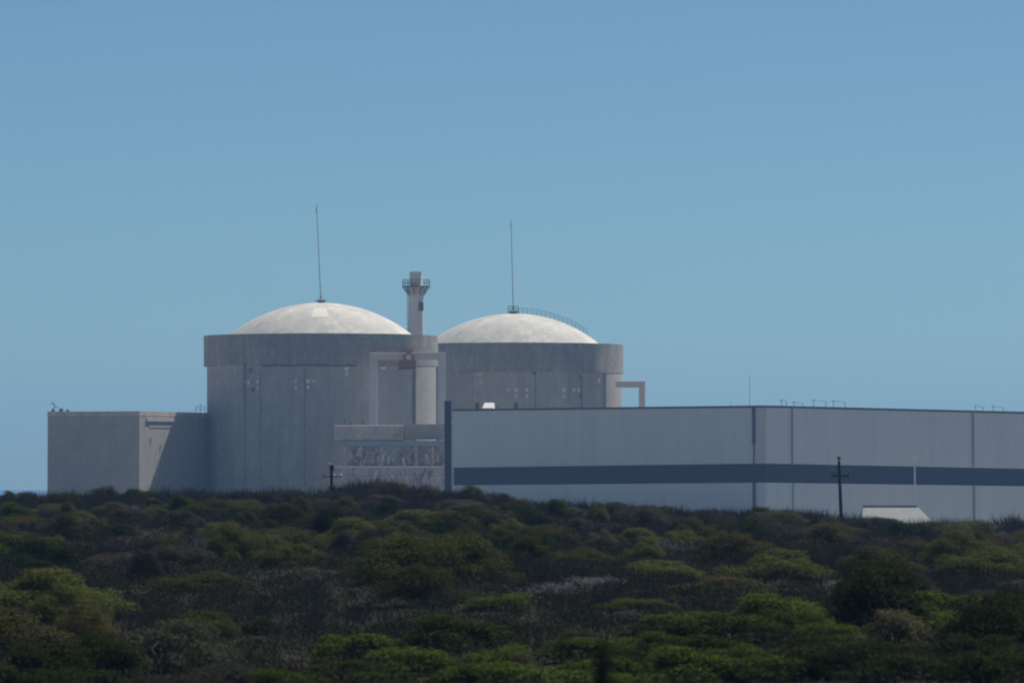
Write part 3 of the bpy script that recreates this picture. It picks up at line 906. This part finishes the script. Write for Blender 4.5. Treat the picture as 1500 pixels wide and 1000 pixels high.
kind('canopy', F_GREEN, 5.2, 1.8, 64000, .060, 56, 1, flat=.8, up=1.1, rr=(.13, .30))
kind('spread', F_GREEN, 4.0, 1.2, 30000, .060, 44, 3, flat=.7, up=1.2)
kind('round', F_DARK, 2.4, 1.6, 16000, .065, 26, 2)
kind('bright', F_BRIGHT, 2.6, 1.5, 15000, .070, 24, 5)
kind('darkleaf', F_DARK, 2.8, 1.7, 16000, .070, 26, 4)
kind('olive', F_OLIVE, 3.0, 1.2, 19000, .058, 30, 3, flat=.8)
kind('pale', F_PALE, 1.6, .9, 7000, .06, 20, 2, aspect=.3)
kind('grey', F_GREY, 2.4, 1.1, 15000, .060, 26, 2, aspect=.35)
F_LACY = foliage('leaf_lacy', (0.135, 0.135, 0.085), (0.030, 0.036, 0.024), obj_var=.1)
kind('lacy', F_LACY, 3.0, 1.3, 17000, .065, 46, 1, aspect=.28, rr=(.12, .2), up=.5)
KINDS['dead'] = [(twig_mesh('dead_twigs', 2.2, 1.3, G, TWIG, 30), 2.2, 1.5) for _ in range(2)]
STEMS = stems_mesh('stems', 2.0, 1.0, G, BARK)
SHRUB_NAME = dict(canopy='canopy_shrub', spread='spreading_shrub', round='round_shrub', bright='leafy_bush', darkleaf='dark_bush', olive='olive_shrub', pale='cushion_shrub', grey='grey_shrub', lacy='lacy_shrub', dead='dead_shrub')
n_used = {}
PLACED = []


def shrub(kd, px, ytop, wpx, d, label, group=None, parts=True, depth=None):
    i = n_used.get(kd, 0); n_used[kd] = i + 1
    me, W, H = KINDS[kd][i % len(KINDS[kd])]
    x = X(px, d); g = gz(x, d) - .05
    w = wpx / F * d; h = max(Z(ytop, d) - g, .45)
    PLACED.append((x, d, w / 2, h))
    if parts:
        root = empty(SHRUB_NAME[kd], (x, d, g), label, 'shrub', group)
        fo = bpy.data.objects.new('foliage' if kd != 'dead' else 'twigs', me); COL.objects.link(fo); fo.parent = root
        if kd != 'dead':
            so = bpy.data.objects.new('stem', STEMS); COL.objects.link(so); so.parent = root
            so.scale = (w / 2.0 * .8, w / 2.0 * .8, h * .95)
    else:
        root = fo = bpy.data.objects.new(SHRUB_NAME[kd], me); COL.objects.link(fo)
        fo.location = (x, d, g); tag(fo, label, 'shrub', group)
    fo.scale = (w / W, (depth or w) / W, h / (H * .98))
    fo.rotation_euler.z = 0.0 if kd == 'canopy' else random.choice((0, PI)) + random.uniform(-.3, .3)
    return root


PROM = [
    ('canopy', 625, 779, 285, 158, 'broad olive-green dome of shrub below the annex, widest on the mid slope'),
    ('spread', 425, 796, 120, 178, 'dark green shrub touching the left side of the broad dome shrub'),
    ('round', 172, 767, 62, 235, 'small round dark shrub with a bright top, below the left concrete block'),
    ('spread', 300, 838, 175, 160, 'low flat green shrub on the left slope between grey reeds'),
    ('round', 32, 812, 110, 190, 'dark green shrub at the left edge of the photo, mid slope'),
    ('bright', 738, 874, 115, 138, 'green dome shrub just below and right of the broadest shrub'),
    ('pale', 880, 775, 62, 228, 'pale yellowish cushion shrub alone among reeds below the farther reactor'),
    ('dead', 800, 846, 110, 150, 'grey leafless bush right of the broad dome shrub'),
    ('dead', 868, 838, 100, 158, 'tall grey leafless bush below the pale yellowish cushion shrub'),
    ('dead', 935, 902, 110, 128, 'low grey leafless bush just above the bright thicket'),
    ('spread', 950, 822, 190, 178, 'long flat green shrub below the middle of the hall'),
    ('olive', 1060, 845, 170, 158, 'low spreading olive shrub with dark shade under its right half'),
    ('spread', 935, 880, 140, 138, 'flat green shrub overhanging a low grey leafless bush'),
    ('darkleaf', 1290, 823, 165, 112, 'tallest dark bush on the right, standing above the thicket'),
    ('olive', 1215, 768, 120, 240, 'light olive shrub below the timber utility pole with upturned arms'),
    ('spread', 1448, 802, 170, 180, 'wide olive-green shrub at the right edge below the hall'),
    ('darkleaf', 1322, 757, 92, 300, 'dark bush on the crest cutting across the white shed roof'),
    ('pale', 1310, 897, 120, 98, 'grey-green cushion shrub at the foot of the tallest dark bush'),
    ('bright', 520, 925, 150, 112, 'bright leafy bush at bottom centre, left of two'),
    ('bright', 665, 903, 200, 116, 'bright leafy bush at bottom centre, wider right one of two'),
    ('pale', 850, 918, 80, 112, 'tan flat-topped cushion shrub beside the blurred dark stalk'),
    ('pale', 765, 958, 62, 96, 'small whitish cushion shrub at bottom centre beside bright bushes'),
    ('lacy', 245, 903, 240, 96, 'large lacy grey-green shrub at bottom left'),
    ('darkleaf', 60, 938, 190, 88, 'dark out-of-focus bush in the bottom left corner'),
    ('spread', 290, 897, 150, 124, 'green shrub peeking over the large lacy grey shrub'),
    ('round', 378, 905, 74, 130, 'small dark green shrub right of the lacy grey shrub'),
    ('bright', 885, 952, 170, 92, 'bright green bush behind the blurred dark stalk'),
    ('darkleaf', 1452, 872, 190, 98, 'very dark bush at the right edge beside the thicket'),
    ('olive', 90, 722, 70, 322, 'dark shrub on the crest below the left end of the concrete block'),
    ('olive', 195, 716, 50, 330, 'olive shrub on the crest in front of the left concrete block'),
    ('olive', 690, 712, 60, 318, 'yellowish green shrub on the crest below the dark pillar'),
]
for a in PROM: shrub(*a)

# near thicket, lower right
T = random.Random(5)
spots = []
for d0, n in ((122, 6), (113, 8), (104, 9), (95, 9), (87, 9)):
    lo_px = 960 - (122 - d0) * 5.5
    for i in range(n):
        px = lo_px + (1560 - lo_px) * (i + T.uniform(.1, .9)) / n; d = d0 + T.uniform(-4, 4)
        line = float(np.interp(px, [760, 900, 1000, 1100, 1180, 1240, 1300, 1370, 1430, 1500], [985, 945, 895, 870, 856, 880, 905, 905, 880, 868]))
        py = line + (122 - d) / 36 * (985 - line) * .8 + T.uniform(-26, 22)
        w = T.uniform(1.3, 2.5) / d * F
        shrub('bright' if T.random() < (.9 if px < 1240 else .3) else 'darkleaf', px, py, w, d, 'leafy bush in the dense green thicket filling the lower right', 'bushes of the lower right thicket')
for (px, py, w, d) in ((150, 925, 140, 94), (330, 975, 150, 90), (20, 965, 160, 86), (130, 978, 170, 87), (250, 985, 170, 85), (420, 990, 150, 87), (560, 985, 150, 86), (680, 975, 140, 90), (500, 960, 140, 97), (600, 945, 160, 104), (730, 945, 130, 101)):
    shrub('bright' if px > 380 else ('grey' if px > 240 else 'darkleaf'), px, py, w, d, 'leafy bush in the row of near bushes along the bottom edge' if px > 380 else 'dark near bush around the lacy grey shrub at bottom left', 'near bushes along the bottom edge' if px > 380 else 'near bushes at bottom left')

# scattered shrubs on the open slope
def base_row(px, d):
    x = X(px, d); return HORIZON - gz(x, d) / d * F


taken = [(a, b, c) for a, b, c, e in PLACED]
cnt = 0; tries = 0
while cnt < 205 and tries < 14000:
    tries += 1
    d = 348 - 240 * T.random() ** 1.35
    px = T.uniform(-40, 1540); x = X(px, d)
    kd = T.choices(('olive', 'spread', 'grey', 'pale', 'bright', 'darkleaf', 'dead'), (5, 4.5, 5, .8, 2.4, 3, .8))[0]
    if kd == 'bright' and d > 140 and T.random() < .7: kd = 'olive'
    w = T.uniform(1.2, 3.6) * (1.2 if kd in ('spread', 'olive') else .9)
    h = T.uniform(.65, 1.25) * (.75 if d > 300 else 1) * (1.1 if kd == 'darkleaf' else 1)
    if any((x - a) ** 2 + ((d - b) * .28) ** 2 < (w / 2 * .7 + r * .75) ** 2 for a, b, r in taken): continue
    ytop = HORIZON - (gz(x, d) + h) / d * F
    if d > 315 and T.random() < .45: continue
    wp = w / d * F / 2
    if any(d < q[4] and abs(px - q[1]) < wp + q[3] * .45 and ytop < q[2] + .6 * (base_row(q[1], q[4]) - q[2]) for q in PROM): continue
    taken.append((x, d, w / 2)); cnt += 1
    crest = d > 312
    if crest:
        lab, grp = {'dead': ('leafless grey bush on the skyline of the dune', 'leafless bushes along the crest')}.get(kd, ('low shrub along the crest of the dune in front of the buildings', 'shrubs along the crest'))
    else:
        lab, grp = {'olive': ('small olive shrub among grey reeds on the open slope', 'small olive shrubs on the slope'),
                    'spread': ('small flat green shrub among reeds on the open slope', 'small flat green shrubs on the slope'),
                    'grey': ('dull grey-green shrub blending into reeds on the open slope', 'grey-green shrubs on the slope'),
                    'pale': ('small pale cushion shrub among reeds on the open slope', 'pale cushions on the slope'),
                    'bright': ('small bright green leafy shrub on the open slope', 'bright green shrubs on the slope'),
                    'darkleaf': ('small very dark shrub among reeds on the open slope', 'dark shrubs on the slope'),
                    'dead': ('small leafless grey bush among reeds on the open slope', 'leafless bushes on the slope')}[kd]
    shrub(kd, px, ytop, w / d * F, d, lab, grp, parts=False)

# ------------------------------------------------------------------ reeds and low scrub (uncountable)
def wedge_points(n, d0, d1, g, pw=1.0, half=0.115):
    d = d0 + (d1 - d0) * g.random(n) ** pw
    x = g.uniform(-half, half, n) * d
    return x, d


g = np.random.default_rng(11)
n_t, bl = 19000, 30
tx, ty = wedge_points(n_t, 76, 372, g, .85)
tz = ground_z(tx, ty)
dens = np.sin(tx * .5 + ty * .05) + np.sin(tx * .21 - ty * .083 + 2) + np.sin(ty * .13 + tx * .9)
keep = dens > g.uniform(-3.2, 1.2, n_t)
sh_ = np.array(PLACED)
for (a_, b_, r_, h_) in sh_:
    inside = (np.abs(tx - a_ * ty / b_) < r_ * .95) & (ty > b_ - 4 - h_ * 9) & (ty < b_ + r_)
    keep &= ~(inside & (g.random(n_t) < np.interp(b_, [110, 150, 260], [.92, .72, .5])))
tx, ty, tz = tx[keep], ty[keep], tz[keep]; dens = dens[keep]; n_t = len(tx); keep = slice(None)
th_ = g.uniform(.45, 1.0, n_t) * (1 + .12 * dens[keep]) * np.interp(ty, [80, 200, 300, 345], [.38, .6, .75, 1.05])
idx = np.repeat(np.arange(n_t), bl); n = len(idx)
spread = g.normal(size=(n, 2)) * .16
base = np.stack([tx[idx] + spread[:, 0], ty[idx] + spread[:, 1], tz[idx] - .05], 1)
h = th_[idx] * g.uniform(.55, 1.1, n)
lean = spread * 1.3 + g.normal(size=(n, 2)) * .12
tip = base + np.stack([lean[:, 0] * h, lean[:, 1] * h, h], 1)
a = g.uniform(0, PI, n); wv = np.stack([np.cos(a), np.sin(a), np.zeros(n)], 1) * (g.uniform(.012, .03, n) * np.interp(base[:, 1], [90, 330], [.7, 1.3]))[:, None]
mid = base * .45 + tip * .55 - np.stack([lean[:, 0] * h, lean[:, 1] * h, np.zeros(n)], 1) * .12
P = np.stack([base, mid - wv / 2, tip, mid + wv / 2], 1)
o = bpy.data.objects.new('reeds', quads_mesh('reeds', P, F_REED)); COL.objects.link(o)
tag(o, 'grey-brown reeds covering the dune between the shrubs', 'reeds', kind='stuff')

n_m, lf = 5200, 110
mx, my = wedge_points(n_m, 76, 365, g, .8)
mz = ground_z(mx, my)
mr = g.uniform(.4, 1.0, n_m); mh = g.uniform(.2, .5, n_m)
idx = np.repeat(np.arange(n_m), lf); n = len(idx)
d = unit(g.normal(size=(n, 3)) + np.array([0, 0, .5])); d[:, 2] = np.abs(d[:, 2])
s = g.uniform(.7, 1.1, n)
Pc = np.stack([mx[idx] + d[:, 0] * mr[idx] * s, my[idx] + d[:, 1] * mr[idx] * s, mz[idx] + d[:, 2] * mh[idx] * s], 1)
Nn = unit(d * .5 + np.array([0, 0, .4]) + g.normal(size=(n, 3)) * .7)
o = bpy.data.objects.new('low_scrub', quads_mesh('low_scrub', leaves(Pc, Nn, .085, .4, g), F_SCRUB)); COL.objects.link(o)
tag(o, 'low dull scrub carpeting the dune under the reeds', 'scrub', kind='stuff')

# ------------------------------------------------------------------ out-of-focus stalk close to the camera
d = 13.0
x = X(883, d); g0 = gz(x, d)
fs = empty('dry_stalk', (x, d, g0), 'blurred dark upright stalk close to the camera at the bottom edge', 'plant stalk')
mb = MB(); top = Z(935, d)
mb.tube((x, d, g0 - .05), (x + .004, d, top - .12), .012, .01, 8); mb.build('stem', BARK, fs)
mb = MB(); mb.lathe(x, d, [(.004, top - .22), (.017, top - .17), (.019, top - .1), (.012, top - .03), (.002, top)], n=10)
for k in range(60):
    t = random.random(); z = top - .2 + t * .2
    r = .018 * math.sin(PI * min(1, .15 + t * .85)) + .004; a = random.uniform(0, 2 * PI)
    mb.tube((x, d, z - .012), (x + r * math.cos(a), d + r * math.sin(a), z + .015), .005, .002, 5)
mb.build('seed_head', M['wood'], fs)

# ------------------------------------------------------------------ air
hz = MB(); hz.box(-1900, 1900, -340, 4300, -9.0, 56.0)
hm = bpy.data.materials.new('haze_air'); hm.use_nodes = True
nt = hm.node_tree; nt.nodes.clear()
out = N(nt, 'ShaderNodeOutputMaterial'); pv = N(nt, 'ShaderNodeVolumePrincipled')
pv.inputs['Color'].default_value = (0.30, 0.56, 1.0, 1); pv.inputs['Density'].default_value = 0.00015; pv.inputs['Anisotropy'].default_value = 0.0
nt.links.new(pv.outputs[0], out.inputs['Volume'])
tag(hz.build('haze', hm), 'thin blue air haze over the plant', 'haze', kind='stuff')

# ------------------------------------------------------------------ light, sky, camera
SUN_EL, SUN_AZ = 57.0, 46.0         # azimuth measured from the view direction (+Y) towards +X
s = Vector((math.sin(R(SUN_AZ)) * math.cos(R(SUN_EL)), math.cos(R(SUN_AZ)) * math.cos(R(SUN_EL)), math.sin(R(SUN_EL))))
L = bpy.data.lights.new('sun', 'SUN'); L.energy = 5.0; L.angle = R(.53); L.color = (1.0, .94, .84)
lo = bpy.data.objects.new('sun', L); COL.objects.link(lo); lo.rotation_euler = (-s).to_track_quat('-Z', 'Y').to_euler(); lo.location = (0, 0, 200)

w = bpy.data.worlds.new('World'); scene.world = w; w.use_nodes = True
nt = w.node_tree; bg = nt.nodes['Background']
sky = N(nt, 'ShaderNodeTexSky'); sky.sky_type = 'NISHITA'; sky.sun_disc = False
sky.sun_elevation = R(SUN_EL); sky.sun_rotation = R(SUN_AZ); sky.air_density = 0.5; sky.dust_density = 0.5; sky.ozone_density = 2.0; sky.altitude = 0
tint = N(nt, 'ShaderNodeMix', data_type='RGBA', blend_type='MULTIPLY'); tint.inputs[0].default_value = 1.0
nt.links.new(sky.outputs[0], tint.inputs[6]); tint.inputs[7].default_value = (0.675, 0.955, 1.0, 1)
nt.links.new(tint.outputs[2], bg.inputs['Color']); bg.inputs['Strength'].default_value = 0.078

cam = bpy.data.cameras.new('camera'); co_ = bpy.data.objects.new('camera', cam); COL.objects.link(co_)
cam.sensor_width = 36.0; cam.lens = 36.0 * F / 1500.0
cam.clip_start = 1.0; cam.clip_end = 20000.0
co_.location = (0, 0, 0); co_.rotation_euler = (PI / 2 + PITCH, 0, 0)
cam.dof.use_dof = True; cam.dof.focus_distance = 900.0; cam.dof.aperture_fstop = 5.6
scene.camera = co_

scene.view_settings.view_transform = 'Standard'; scene.view_settings.look = 'None'
scene.view_settings.exposure = 0.0; scene.view_settings.gamma = 1.0
scene.render.engine = 'CYCLES'
scene.cycles.use_denoising = True
scene.cycles.volume_bounces = 1; scene.cycles.max_bounces = 6; scene.cycles.diffuse_bounces = 3; scene.cycles.transparent_max_bounces = 8
scene.cycles.filter_width = 2.25
